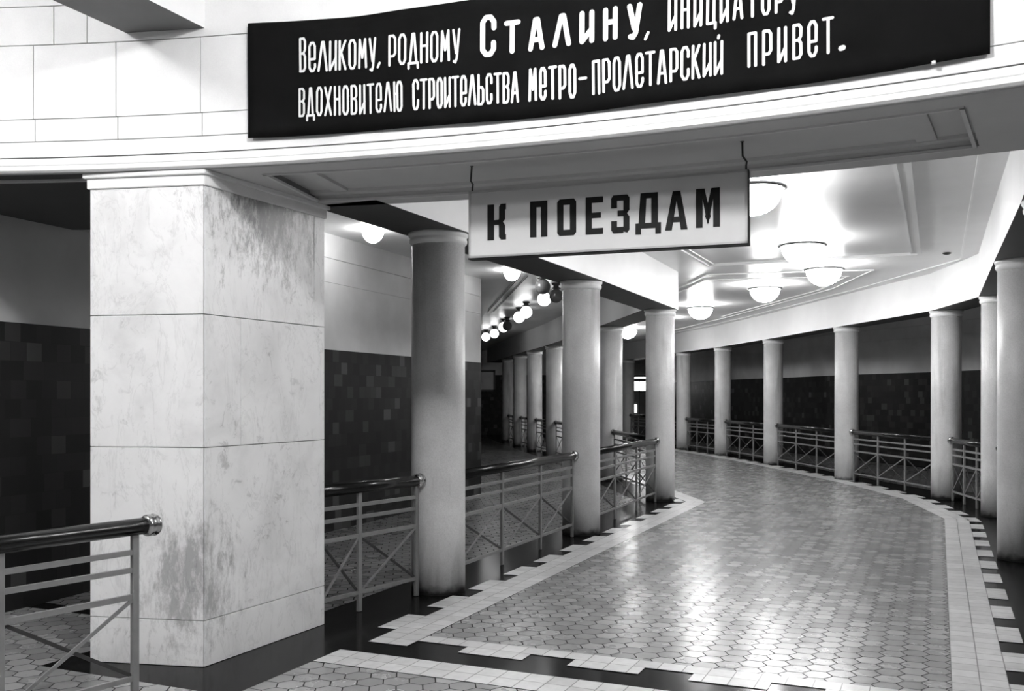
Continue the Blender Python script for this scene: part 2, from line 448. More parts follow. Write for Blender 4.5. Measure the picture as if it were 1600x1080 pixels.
# ---------------------------------------------------------------- the curved lintel over the opening
bm = bmesh.new()
prof = [(.012, H_HALL), (.012, H_COL+.03), (.03, H_COL), (.21, H_COL), (.215, H_COL+.035), (.30, H_COL+.035), (.305, H_COL+.055),
        (.96, H_COL+.055), (.965, H_COL+.035), (1.05, H_COL+.035), (1.055, H_COL), (1.27, H_COL), (1.27, H_HALL)]
mi = [0, 1, 1, 1, 1, 1, 1, 1, 1, 1, 1, 2, 2]
sweep_arc(bm, prof, 2.45, 6.42, 36, mi=mi)
flatp = [(.012, H_HALL), (.012, H_COL+.03), (.03, H_COL), (1.27, H_COL), (1.27, H_HALL)]
sweep_arc(bm, flatp, -2.0, 1.45, 24, mi=[0, 1, 3, 3, 3])  # left stretch of the underside has its shade in the colour
sweep_arc(bm, flatp, 1.45, 2.45, 8, mi=[0, 1, 1, 2, 2])
sweep_arc(bm, flatp, 6.42, 9.6, 20, mi=[0, 1, 1, 2, 2])
struct('wall_front', bm, [M_mortar, M_soffit, M_beam, M_beamsoffit])
bm = bmesh.new()   # underside running back to the side wall, left of the pillar
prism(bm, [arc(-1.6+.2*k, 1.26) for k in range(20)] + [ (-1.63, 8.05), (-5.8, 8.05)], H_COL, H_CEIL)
struct('ceiling_left', bm, M_beamsoffit)  # same darkened colour, shade painted in
bm = bmesh.new(); sweep_arc(bm, [(.16, H_COL-.012), (.20, H_COL-.012), (.20, H_COL+.01), (.16, H_COL+.01)], -2, 1.43, 24); struct('trim_12', bm, M_soffit)
bm = bmesh.new()   # light beads framing the sunken panel of the lintel underside
for d in (.205, 1.045):
    sweep_arc(bm, [(d, H_COL-.010), (d+.018, H_COL-.010), (d+.018, H_COL+.006), (d, H_COL+.006)], 2.46, 6.41, 36)
for s_ in (2.46, 6.39):
    sweep_arc(bm, [(.205, H_COL-.010), (1.063, H_COL-.010), (1.063, H_COL+.006), (.205, H_COL+.006)], s_, s_+.02, 1)
struct('trim_13', bm, M_bead)
bm = bmesh.new()
for s_ in (2.62, 6.13): sweep_arc(bm, [(.32, H_COL+.035), (.95, H_COL+.035), (.95, H_COL+.056), (.32, H_COL+.056)], s_, s_+.10, 2)
struct('trim_14', bm, M_soffit)
# stone facing in separate blocks with open joints
bm = bmesh.new()
G = .0030
def panel(s0, s1, z0, z1, d0=0.0):
    n = max(1, int((s1-s0)/.12))
    sweep_arc(bm, [(d0, z0+G), (d0, z1-G), (.014, z1-G), (.014, z0+G)], s0+G, s1-G, n)
J = [-2.0, -.03, .51, 1.057, 1.603, 2.162, 2.75]
for a, b in zip(J, J[1:]):
    panel(a, b, 3.27, 3.412); panel(a-.012 if a > -1 else a, b-.012, 3.412, 3.877)
panel(2.75, 9.6, 3.27, 3.877)
panel(-2.0, 1.18, 3.877, 4.12); panel(-2.0, 1.4, 4.12, H_HALL); panel(1.4, 9.6, 3.877, H_HALL)
panel(1.18, 1.4, 3.877, 4.12)
panel(-2.0, 9.6, H_COL+.1, 3.27)
sweep_arc(bm, [(-.010, H_COL+.052), (-.010, H_COL+.088), (.0, H_COL+.094), (.014, H_COL+.094), (.014, H_COL+.046), (-.004, H_COL+.046)], -2, 9.6, 90)
sweep_arc(bm, [(-.004, H_COL+.004), (-.018, H_COL+.016), (-.018, H_COL+.034), (-.004, H_COL+.046), (.014, H_COL+.046), (.014, H_COL+.004)], -2, 9.6, 90)
struct('wall_facing', bm, M_stonewall)

# hall beam reaching out from the wall above the pillar
bm = bmesh.new()
a = Vector(arc(1.66, .01)); b = Vector(arc(2.18, .01)); dv = -U*6.5
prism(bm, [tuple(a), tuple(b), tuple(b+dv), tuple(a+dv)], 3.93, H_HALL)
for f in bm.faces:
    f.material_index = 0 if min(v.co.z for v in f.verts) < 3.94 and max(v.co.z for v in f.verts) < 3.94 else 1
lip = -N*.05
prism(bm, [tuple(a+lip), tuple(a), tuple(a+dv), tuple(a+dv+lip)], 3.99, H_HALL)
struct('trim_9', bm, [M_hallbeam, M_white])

# ---------------------------------------------------------------- colonnade beams
def beam(name, P, halfw, label=None):
    bm = bmesh.new()
    A, B = offset(P, halfw), offset(P, -halfw)
    rows = []
    for z in (H_COL, H_CEIL+.01):
        rows.append(([bm.verts.new((*p, z)) for p in A], [bm.verts.new((*p, z)) for p in B]))
    (a0, b0), (a1, b1) = rows
    for i in range(len(P)-1):
        bm.faces.new([a0[i], a0[i+1], a1[i+1], a1[i]]).material_index = 0
        bm.faces.new([b0[i+1], b0[i], b1[i], b1[i+1]]).material_index = 0
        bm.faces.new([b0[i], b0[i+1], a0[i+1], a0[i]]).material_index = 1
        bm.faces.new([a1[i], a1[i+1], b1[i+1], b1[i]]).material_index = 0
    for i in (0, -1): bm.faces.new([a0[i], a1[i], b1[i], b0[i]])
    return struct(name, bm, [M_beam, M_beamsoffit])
beam('trim_10', [nu(-3.93, 5.85)] + LEFT[1:], .28)
beam('trim_11', [nu(.79, 6.2)] + RIGHT[1:], .26)

# ---------------------------------------------------------------- side walls: dark tiled dado, painted above
def side_wall(suffix, P, side, H_D=2.25):
    back = offset(P, side*.3)
    def faces(bm, z0, z1, P, m=0, uv=True):
        uvl = bm.loops.layers.uv.verify(); s = 0
        for i in range(len(P)-1):
            L = (Vector(P[i+1])-Vector(P[i])).length
            f = bm.faces.new([bm.verts.new(q) for q in ((*P[i], z0), (*P[i+1], z0), (*P[i+1], z1), (*P[i], z1))])
            for lp, u in zip(f.loops, ((s, z0), (s+L, z0), (s+L, z1), (s, z1))): lp[uvl].uv = u
            s += L
    for nm, z0, z1, m, thick, inset in (('dado', 0, H_D, M_dado, .3, 0), ('upper', H_D, 3.08, M_upper, .3, .012), ('frieze', 3.083, 3.38, M_upper, .3, .012), ('cornice', 3.383, H_CEIL, M_upper, .3, .004)):
        bm = bmesh.new()
        Q = offset(P, side*inset)
        faces(bm, z0, z1, Q)
        bk = offset(P, side*thick)
        faces(bm, z0, z1, bk)
        for A_, B_ in ((Q[0], bk[0]), (Q[-1], bk[-1])):
            faces(bm, z0, z1, [A_, B_])
        for zz in (z0, z1):
            for i in range(len(P)-1):
                bm.faces.new([bm.verts.new(q) for q in ((*Q[i], zz), (*Q[i+1], zz), (*bk[i+1], zz), (*bk[i], zz))])
        struct('wall_%s_%s' % (suffix, nm), bm, m)
side_wall('left', WALL_L, 1)
side_wall('right', WALL_R, -1)
side_wall('far', [(-7.5, 42.0), (7.5, 42.0)], 1, 2.62)
side_wall('corner', [(-3.9, 17.6), (-3.4, 26), (-3.6, 42)], 1)
bm = bmesh.new(); prism(bm, [(-.53, 16.4), (-.81, 16.5), (-4.2, 17.9), (-3.9, 17.3)], 0, H_CEIL); struct('wall_return', bm, M_upper)

bm = bmesh.new()   # hall wall continuing up above the side passage wall
P_ = [(-.525-.353*t, 16.4-.936*t) for t in (13, 9.9)]; K_ = offset(P_, .3)
prism(bm, [P_[0], P_[1], K_[1], K_[0]], H_CEIL, H_HALL); struct('wall_hall', bm, M_white)

# ---------------------------------------------------------------- marble pillar (local x along its front, y along its passage side)
PX, PY = Vector((-1.90, 5.92)), None
fx = (Vector((-1.90, 5.92))-Vector((-2.66, 6.05)))
ang_f = math.atan2(fx.y, fx.x); WF = fx.length
sy = (Vector((-1.375, 7.04))-Vector((-1.90, 5.92))); LS = sy.length
root = thing('marble_pillar', 'massive square white marble pillar with stained slabs under the left end of the curved lintel', 'pillar', (-2.66, 6.05, 0), ang_f)
Rf = Matrix.Rotation(-ang_f, 2)
def loc_p(p): return tuple(Rf @ (Vector(p)-Vector((-2.66, 6.05))))
c0, c1 = (0, 0), loc_p((-1.90, 5.92)); c2 = loc_p((-1.375, 7.04)); c3 = (c2[0]-WF, c2[1])
def inset_quad(q, d):
    c = sum((Vector(p) for p in q), Vector((0, 0)))/4
    out = []
    for i in range(4):
        a, b, p = Vector(q[i-1]), Vector(q[(i+1) % 4]), Vector(q[i])
        e1, e2 = (a-p).normalized(), (b-p).normalized()
        out.append(tuple(p + (e1+e2)*(d/abs(e1.x*e2.y-e1.y*e2.x))))
    return out
Q = [c0, c1, c2, c3]
bm = bmesh.new(); prism(bm, inset_quad(Q, .02), .0, 2.98); obj('core', bm, M_mortar, root)
def lerp2(a, b, t): return (a[0]+(b[0]-a[0])*t, a[1]+(b[1]-a[1])*t)
def slab(face, t0, t1, z0, z1):
    bm = bmesh.new()
    q = Q; iq = inset_quad(Q, .022)
    i = {'front': 0, 'side': 1, 'back': 2, 'left': 3}[face]; j = (i+1) % 4
    L = (Vector(q[j])-Vector(q[i])).length; gg = .0022/L
    a, b = lerp2(q[i], q[j], t0+gg), lerp2(q[i], q[j], t1-gg)
    ia, ib = lerp2(iq[i], iq[j], max(0, t0)), lerp2(iq[i], iq[j], min(1, t1))
    prism(bm, [a, b, ib, ia], z0+.0022, z1-.0022)
    bmesh.ops.bevel(bm, geom=[e for e in bm.edges], offset=.0015, segments=1, affect='EDGES')
    obj('marble_slab', bm, M_marble, root)
Z = [.0, .285, 1.355, 2.18, 2.985]
for k, (z0, z1) in enumerate(zip(Z, Z[1:])):
    slab('front', 0, 1, z0, z1) if k != 3 else slab('front', 0, 1, z0, z1)
    cuts = {0: [0, .80, 1], 1: [0, 1], 2: [0, .27, 1], 3: [0, .90, 1]}[k]
    for t0, t1 in zip(cuts, cuts[1:]): slab('side', t0, t1, z0, z1)
    slab('left', 0, 1, z0, z1); slab('back', 0, 1, z0, z1)
bm = bmesh.new()
prism(bm, inset_quad(Q, -.012), 2.975, 3.045); prism(bm, inset_quad(Q, -.028), 3.04, 3.072)
bmesh.ops.bevel(bm, geom=[e for e in bm.edges], offset=.004, segments=2, affect='EDGES')
obj('capital', bm, M_stonewall, root)

# ---------------------------------------------------------------- round columns
CR = .232
proto_parts = None
def make_column(x, y, label, group):
    global proto_parts
    r = thing('round_column', label, 'column', (x, y, 0), random.uniform(0, 6), group)
    if proto_parts is None:
        bm = bmesh.new(); lathe(bm, [(CR*1.0, 0), (CR, .6), (CR*.995, 1.6), (CR*.985, 2.975)], 48)
        s = obj('shaft', bm, M_col, r, True)
        bm = bmesh.new(); lathe(bm, [(CR*.975, 2.965), (CR+.006, 2.975), (CR+.016, 2.99), (CR+.018, 3.012), (CR+.01, 3.022), (CR+.014, 3.03), (CR+.026, 3.048), (CR+.028, H_COL+.002)], 48)
        c = obj('capital', bm, M_stonewall, r, True)
        proto_parts = (s, c)
        for p in (s, c):
            for f in p.data.polygons: f.use_smooth = abs(f.normal.z) < .95
    else:
        for p in proto_parts:
            q = p.copy(); COL.objects.link(q); q.parent = r
    return r
GL, GR = 'round columns of the left colonnade', 'round columns of the right colonnade'
lab_left = ['thick round stone column nearest to the marble pillar, first of the left row',
            'round stone column in the left row, second from the marble pillar',
            'round stone column at the bend where the pale tile border turns its corner',
            'round column just beyond the bend, half hidden behind the second left column',
            'round left row column wholly hidden behind the second column from the pillar',
            'distant round column showing just left of the second column of the left row',
            'distant dim round column of the left passage, second from right of four',
            'distant dim round column of the left passage, third from right of four',
            'farthest round column in the dim left passage, leftmost of the four']
for p, l in zip(LEFT[1:10], lab_left): make_column(*p, l, GL)
lab_right = ['round column at the very right edge of the picture, only its capital rim showing',
             'widest round column on the right, standing at the right edge of the floor',
             'slender looking round column partly hidden behind the widest column at right',
             'stained round column with dark streaks, left of the pair at the right edge',
             'round column in the middle of the right row, left of the dark streaked column',
             'x',
             'x',
             'small round column of the right row right beside the bend column of the left row',
             'round column of the right row hidden behind the bend column',
             'far dim round column in the gap left of the bend column, beside the booth']
lab_right[5] = 'pale round column of the right row, second to the left of the dark streaked column'
lab_right[6] = 'pale round column of the right row, third to the left of the dark streaked column'
for p, l in zip(RIGHT[1:11], lab_right): make_column(*p, l, GR)

# ---------------------------------------------------------------- balustrades
RAIL_Z = .965
def collar(parent, x):
    bm = bmesh.new()
    lathe(bm, [(.0, -.035), (.05, -.035), (.06, -.02), (.06, 0), (.052, .012), (.062, .022), (.056, .04), (.03, .05), (0, .05)], 24, (x, 0, RAIL_Z), 'x')
    return obj('rail_collar', bm, M_brass, parent, True)
def balustrade(p, q, label, trim0=CR, trim1=CR, npanel=3, group='balustrades between the columns', free_end=False, xs=None):
    P, Qv = Vector(p), Vector(q); d = (Qv-P).normalized()
    P = P + d*(trim0-.005); Qv = Qv - d*(trim1-.005); L = (Qv-P).length
    r = thing('balustrade', label, 'balustrade', (P.x, P.y, .0), math.atan2(d.y, d.x), group)
    bm = bmesh.new(); lathe(bm, [(.046, 0), (.046, L)], 20, (0, 0, RAIL_Z), 'x')
    h = obj('handrail', bm, M_railwood, r, True)
    for f in h.data.polygons: f.use_smooth = abs(f.normal.x) < .9
    collar(r, L-.045); 
    if not free_end: collar(r, .04)
    xs = xs or [.10 + (L-.20)*k/npanel for k in range(npanel+1)]
    for x in xs:
        bm = bmesh.new(); box(bm, x-.02, x+.02, -.014, .014, .003, RAIL_Z-.02)
        bmesh.ops.bevel(bm, geom=[e for e in bm.edges], offset=.003, segments=1, affect='EDGES'); obj('post', bm, M_ironpaint, r)
    for z, hh in ((.83, .028), (.735, .028), (.59, .03), (.15, .028)):
        bm = bmesh.new(); box(bm, xs[0], xs[-1], -.010, .010, z-hh/2, z+hh/2); obj('rail_bar', bm, M_ironpaint, r)
    for a, b in zip(xs, xs[1:]):
        bm = bmesh.new(); bar(bm, (a+.02, -.006, .165), (b-.02, -.006, .575), .008, .02); obj('brace', bm, M_ironpaint, r)
        bm = bmesh.new(); bar(bm, (a+.02, .006, .575), (b-.02, .006, .165), .008, .02); obj('brace', bm, M_irondark, r)
    return r
pil_b = (-1.40, 6.52)
pil_start = (-1.43, 7.10)
names_l = ['metal balustrade with dark handrail between the marble pillar and the nearest round column',
           'metal balustrade between the first and second round columns of the left row',
           'metal balustrade between the second column and the bend column of the left row',
           'balustrade turning back from the bend column towards the half hidden column behind it',
           'balustrade of the left row hidden behind the second column',
           'dim balustrade of the left passage leading up to the column left of the second column',
           'dim left passage balustrade, second of the four distant bays from the right',
           'dim left passage balustrade, third of the four distant bays from the right',
           'farthest dim balustrade of the left passage']
balustrade(pil_start, LEFT[1], names_l[0], trim0=.0, free_end=True, xs=[.02, .44, 1.13])
for i in range(1, 9): balustrade(LEFT[i], LEFT[i+1], names_l[i])
names_r = ['balustrade between the widest right column and the slender looking one behind it',
           'balustrade between the slender looking column at right and the dark streaked column',
           'balustrade spanning from the dark streaked column to the next column on its left',
           'balustrade in the middle of the right row, second bay left of the dark streaked column',
           'balustrade of the right row, third bay left of the dark streaked column',
           'balustrade of the right row, dim bay nearest to the bend column',
           'balustrade of the right row hidden behind the bend column',
           'far balustrade seen low in the gap left of the bend column']
for i, l in zip(range(2, 10), names_r): balustrade(RIGHT[i+1], RIGHT[i], l)
r = balustrade((-3.30, 3.32), (-1.965, 5.30), 'large foreground balustrade with black handrail ending free in front of the marble pillar', 0, 0, 3, 'balustrades between the columns', xs=[.05, .80, 1.53, 2.26])

# ---------------------------------------------------------------- lamps
def place(proto, x, y, z, label, group):
    r = proto
    if proto.get('placed'):
        r = proto.copy(); COL.objects.link(r)
        for ch in list(proto.children):
            c = ch.copy(); COL.objects.link(c); c.parent = r
    r.location = (x, y, z); r['label'] = label; r['group'] = group; proto['placed'] = 1; r['placed'] = 1
    return r
def make_bowl(bowl_mat, rr=.29):
    r = thing('ceiling_lamp', 'lamp', 'ceiling lamp')
    bm = bmesh.new(); lathe(bm, [(.10, 0), (.10, -.05), (.06, -.055), (.06, -.09)], 24); obj('ceiling_rose', bm, M_ring, r, True)
    bm = bmesh.new()
    prof = [(rr-.02, -.075), (rr+.004, -.07), (rr+.012, -.08), (rr+.012, -.10), (rr, -.108), (rr-.012, -.112), (rr-.02, -.10)]
    seg = 48; rings = [[bm.verts.new((a*math.cos(2*PI*k/seg), a*math.sin(2*PI*k/seg), h)) for k in range(seg)] for a, h in prof]
    for a, b in zip(rings, rings[1:]+rings[:1]):
        for k in range(seg): bm.faces.new([a[k], a[(k+1) % seg], b[(k+1) % seg], b[k]])
    obj('rim', bm, M_ring, r, True)
    bm = bmesh.new(); lathe(bm, [(rr-.03, -.10)] + [((rr-.03)*math.cos(t*PI/2/12), -.10-(rr*.82)*math.sin(t*PI/2/12)) for t in range(1, 12)] + [(0, -.10-rr*.82)], 48)
    bmesh.ops.delete(bm, geom=[f for f in bm.faces if len(f.verts) > 4], context='FACES_ONLY')
    obj('bowl', bm, bowl_mat, r, True)
    return r
bp = make_bowl(M_bowl)
main_lamps = [((2.23, 8.87), 'big lit bowl ceiling lamp half hidden behind the right end of the hanging sign'),
              ((3.69, 12.2), 'big lit bowl ceiling lamp right of the sign, the largest one fully in view'),
              ((4.71, 14.5), 'lit bowl ceiling lamp overlapping the glow of the largest one, to its lower right'),
              ((4.49, 17.05), 'lit bowl ceiling lamp lower left of the largest one, over the curve of the floor'),
              ((4.08, 20.8), 'smaller lit bowl ceiling lamp just right of the top of the bend column'),
              ((3.75, 24.3), 'lit bowl ceiling lamp hidden behind the bend column'),
              ((3.35, 27.8), 'farthest lit bowl ceiling lamp, in the gap left of the bend column')]
for (x, y), l in main_lamps: place(bp, x, y, H_CEIL+.002, l, 'bowl lamps along the main passage ceiling')
bl = make_bowl(M_bowl_lobby, .26)
for (x, y), l in (((-.35, 3.1), 'lit bowl lamp on the hall ceiling above and in front of the banner, middle one'),
                  ((2.7, .6), 'lit bowl lamp on the hall ceiling right of the middle one'),
                  ((-4.5, 3.3), 'lit bowl lamp on the hall ceiling left of the beam')):
    place(bl, x, y, H_HALL+.002, l, 'bowl lamps on the hall ceiling')
def make_globe(m):
    r = thing('globe_lamp', 'lamp', 'globe lamp')
    bm = bmesh.new(); lathe(bm, [(.075, 0), (.075, -.03), (.05, -.04), (.05, -.075), (.085, -.085), (.085, -.10), (.04, -.105)], 20); obj('fitting', bm, M_fitting, r, True)
    bm = bmesh.new(); rr = .125
    lathe(bm, [(0, -.10)] + [(rr*math.sin(t*PI/14), -.10-rr+rr*math.cos(t*PI/14)) for t in range(1, 14)] + [(0, -.10-2*rr)], 28); obj('globe', bm, m, r, True)
    return r
def make_dome(m):
    r = thing('dome_lamp', 'lamp', 'dome lamp')
    bm = bmesh.new(); lathe(bm, [(.10, 0), (.10, -.035), (.05, -.04)], 20); obj('fitting', bm, M_white, r, True)
    bm = bmesh.new(); rr = .13
    lathe(bm, [(.10, -.02)] + [(rr*math.cos(t*PI/2/8), -.03-rr*1.15*math.sin(t*PI/2/8)) for t in range(0, 8)] + [(0, -.03-rr*1.15)], 28); obj('globe', bm, m, r, True)
    return r
dm = make_dome(M_dome)
GS = 'small lamps along the left side passage ceiling'
place(dm, -1.66, 11.45, H_CEIL+.002, 'small lit dome lamp on the side ceiling between the pillar and the nearest column', GS)
place(dm, 0.0, 15.2, H_CEIL+.002, 'small lit dome lamp under the hanging sign, nearest of the row above the left passage', GS)
gp = make_globe(M_globe)
for (x, y), l in (((.59, 17.6), 'lit globe lamp with dark cap, rightmost of the row, near the second column top'),
                  ((.30, 20.3), 'lit globe lamp with dark cap, second from the right in the left passage row'),
                  ((.16, 21.6), 'lit globe lamp with dark cap, third from the right in the left passage row'),
                  ((-.22, 24.7), 'lit globe lamp with dark cap, fourth from the right in the left passage row'),
                  ((-.50, 27.2), 'lit globe lamp with dark cap, fifth from the right in the left passage row'),
                  ((-.78, 28.7), 'lit globe lamp with dark cap, farthest in the left passage row')):
    place(gp, x, y, H_CEIL+.002, l, GS)
go = make_globe(M_globe_off)
for (x, y), l in (((.50, 15.6), 'unlit dark globe lamp above the rightmost lit globe of the left passage'),
                  ((.78, 17.0), 'unlit dark globe lamp touching the top of the second column'),
                  ((-.12, 24.2), 'unlit dark globe lamp far along the left passage ceiling')):
    place(go, x, y, H_CEIL+.002, l, 'unlit globe lamps on the left passage ceiling')
for (x0, y0, x1, y1), l in (((.26, 15.9, -.42, 22.5), 'thin dark conduit on the left passage ceiling, right one of the pair'),
                            ((.14, 15.9, -.56, 22.5), 'thin dark conduit on the left passage ceiling, left one of the pair')):
    bm = bmesh.new(); tube(bm, [(x0, y0, H_CEIL-.012), (x1, y1, H_CEIL-.012)], .007)
    tag(obj('conduit', bm, M_irondark), l, 'conduit', 'conduits on the left passage ceiling')
bm = bmesh.new(); lathe(bm, [(0, .002), (.05, .002), (.06, -.01), (.045, -.02), (.02, -.03), (0, -.03)], 16, (6.07, 13.4, H_CEIL))
tag(obj('ceiling_plug', bm, M_irondark), 'small dark round plug on the pale ceiling near the right beam', 'plug')

# ---------------------------------------------------------------- strokes for lettering
def rr(x0, x1, y0=0, y1=1, c=.14, cx=.3):
    return [(x0, y0+c), (x0, y1-c), (x0+cx*(x1-x0), y1), (x1-cx*(x1-x0), y1), (x1, y1-c), (x1, y0+c), (x1-cx*(x1-x0), y0), (x0+cx*(x1-x0), y0), (x0, y0+c)]
GLY = {
 'в': [[(0,0),(0,1),(.7,1),(1,.9),(1,.64),(.7,.54),(0,.54)], [(.7,.54),(1,.44),(1,.1),(.7,0),(0,0)]],
 'е': [[(0,.42),(1,.42),(1,.87),(.7,1),(.3,1),(0,.87),(0,.13),(.3,0),(.7,0),(1,.13),(1,.24)]],
 'л': [[(-.05,0),(.45,1),(.65,1),(1.05,0)]],
 'и': [[(0,1),(0,0),(1,.42)], [(1,1),(1,0)]],
 'к': [[(0,0),(0,1)], [(1,1),(.1,.52)], [(.25,.58),(1,0)]],
 'о': [rr(0, 1)],
 'м': [[(0,0),(.1,1),(.5,.35),(.9,1),(1,0)]],
 'у': [[(0,1),(.5,.2)], [(1,1),(.6,.02),(.35,-.12),(.12,-.08)]],
 'р': [[(0,0),(0,1),(.7,1),(1,.9),(1,.4),(.7,.3),(0,.3)]],
 'д': [[(-.12,-.17),(-.12,0),(1.12,0),(1.12,-.17)], [(.08,0),(.42,1),(.62,1),(.92,0)]],
 'н': [[(0,0),(0,1)], [(1,0),(1,1)], [(0,.56),(1,.56)]],
 'х': [[(0,1),(1,0)], [(1,1),(0,0)]],
 'т': [[(-.1,1),(1.1,1)], [(.5,1),(.5,0)]],
 'ю': [[(0,0),(0,1)], [(0,.6),(.38,.6)], rr(.42, 1.05)],
 'с': [[(1,.7),(1,.87),(.7,1),(.3,1),(0,.87),(0,.13),(.3,0),(.7,0),(1,.13),(1,.3)]],
 'ь': [[(0,1),(0,0),(.7,0),(1,.1),(1,.48),(.7,.58),(0,.58)]],
 'а': [[(0,0),(.4,1),(.6,1),(1,0)], [(.14,.3),(.86,.3)]],
 'п': [[(0,0),(0,1),(1,1),(1,0)]],
 'ц': [[(0,1),(0,0),(1.15,0),(1.1,-.17)], [(.95,1),(.95,0)]],
 'й': [[(0,1),(0,0),(1,.42)], [(1,1),(1,0)], [(.5,1.13),(.52,1.2)]],
}
def stroke_polys(pts, wd, square=False):
    """quads and round joints of a polyline stroke in 2D"""
    out = []
    for a, b in zip(pts, pts[1:]):
        a, b = Vector(a), Vector(b)
        if (b-a).length < 1e-6: continue
        d = (b-a).normalized(); n = Vector((-d.y, d.x))*wd/2
        if square: a = a-d*wd/2; b = b+d*wd/2
        k = max(1, int((b-a).length/.08))
        for i in range(k):
            p, q = a.lerp(b, i/k), a.lerp(b, (i+1)/k)
            out.append([p-n, q-n, q+n, p+n])
    if not square:
        for p in pts:
            p = Vector(p); out.append([p + Vector((math.cos(t*PI/5), math.sin(t*PI/5)))*wd/2 for t in range(10)])
    return out
# ---------------------------------------------------------------- banner on the curved wall
S0, S1 = 2.478, 6.536
def ban_d(s, z):
    return -.024 - .004*math.sin(s*5.3+z*2) - .003*math.sin(s*13+1) - .003*math.sin(z*8+s)
def ban(s, z, e=0.0): return (*arc(s, ban_d(s, z)-e), z-.006-.0016*(s-2.478))
broot = thing('banner', 'long black cloth banner with white hand painted slogan hung along the curved wall', 'banner', (*arc(2.478, 0), 3.24))
inv = Vector(broot.location)
def bot(s): return 3.240 - .010*math.sin((s-S0)/(S1-S0)*PI) + .004*math.sin(s*4)
def top(s): return 3.930 - .014*math.sin((s-S0)/(S1-S0)*PI*3)**2
bm = bmesh.new(); NS, NZ = 90, 10
gridF = [[bm.verts.new(Vector(ban(S0+(S1-S0)*i/NS, bot(S0+(S1-S0)*i/NS)+(top(S0+(S1-S0)*i/NS)-bot(S0+(S1-S0)*i/NS))*j/NZ))-inv) for j in range(NZ+1)] for i in range(NS+1)]
gridB = [[bm.verts.new(Vector(ban(S0+(S1-S0)*i/NS, bot(S0+(S1-S0)*i/NS)+(top(S0+(S1-S0)*i/NS)-bot(S0+(S1-S0)*i/NS))*j/NZ, -.004))-inv) for j in range(NZ+1)] for i in range(NS+1)]
for i in range(NS):
    for j in range(NZ):
        bm.faces.new([gridF[i][j], gridF[i+1][j], gridF[i+1][j+1], gridF[i][j+1]])
        bm.faces.new([gridB[i][j], gridB[i][j+1], gridB[i+1][j+1], gridB[i+1][j]])
for i in range(NS):
    bm.faces.new([gridF[i][0], gridB[i][0], gridB[i+1][0], gridF[i+1][0]]); bm.faces.new([gridF[i][-1], gridF[i+1][-1], gridB[i+1][-1], gridB[i][-1]])
for j in range(NZ):
    bm.faces.new([gridF[0][j], gridF[0][j+1], gridB[0][j+1], gridB[0][j]]); bm.faces.new([gridF[-1][j], gridB[-1][j], gridB[-1][j+1], gridF[-1][j+1]])
obj('cloth', bm, M_cloth, broot, True)
REL = {'м': 1.25, 'д': 1.25, 'ю': 1.5, 'ц': 1.1, 'а': 1.25, 'л': 1.3, 'х': 1.25, 'т': 1.05}
def add_letter(strokes, wd):
    bm = bmesh.new()
    for st in strokes:
        for poly in stroke_polys(st, wd):
            bm.faces.new([bm.verts.new(Vector(ban(q.x, q.y, .003))-inv) for q in poly])
    obj('letter', bm, M_paint, broot)
def word(txt, s0, s1, zb0, zt0, zb1, zt1, wd, gap):
    wsum = sum(REL.get(c, 1) for c in txt); unit = (s1-s0-wd-gap*(len(txt)-1))/wsum; x = s0+wd/2
    for c in txt:
        lw = REL.get(c, 1)*unit; t = (x-s0)/(s1-s0)
        zb = zb0+(zb1-zb0)*t + wd/2 + random.uniform(-.002, .002); zt = zt0+(zt1-zt0)*t - wd/2
        add_letter([[(x+a*lw+random.uniform(-.001, .001), zb+b*(zt-zb)) for a, b in st] for st in GLY[c]], wd)
        x += lw + gap
W1 = .0145
word('в', 2.810, 2.856, 3.611, 3.819, 3.611, 3.819, W1, 0); word('еликому', 2.870, 3.305, 3.606, 3.788, 3.601, 3.779, W1, .025)
add_letter([[(3.325, 3.625), (3.313, 3.602)]], .015)
word('родному', 3.381, 3.828, 3.598, 3.781, 3.592, 3.773, W1, .026)
word('с', 3.947, 4.042, 3.590, 3.832, 3.590, 3.828, .030, 0); word('талину', 4.092, 4.879, 3.594, 3.785, 3.596, 3.775, .029, .078)
add_letter([[(4.912, 3.606), (4.897, 3.574)]], .016)
word('инициатору', 5.017, 5.679, 3.596, 3.782, 3.605, 3.79, .0155, .034)
word('вдохновителю', 2.805, 3.468, 3.345, 3.520, 3.332, 3.509, .0135, .0235)
word('строительства', 3.530, 4.175, 3.332, 3.511, 3.320, 3.495, .0145, .0215)
word('метро', 4.230, 4.509, 3.318, 3.503, 3.309, 3.497, .0165, .027)
add_letter([[(4.528, 3.412), (4.563, 3.412)]], .016)
word('пролетарский', 4.597, 5.307, 3.315, 3.502, 3.334, 3.512, .0150, .025)
word('привет', 5.430, 5.850, 3.348, 3.530, 3.360, 3.542, .0155, .040)
add_letter([[(5.885, 3.376), (5.895, 3.378)]], .026)
for s, z in ((6.30, 3.240),):
    bm = bmesh.new(); lathe(bm, [(0, -.008), (.012, -.008), (.012, .004), (0, .004)], 10, tuple(Vector(ban(s, z, .004))-inv)); obj('fastening', bm, M_signframe, broot)

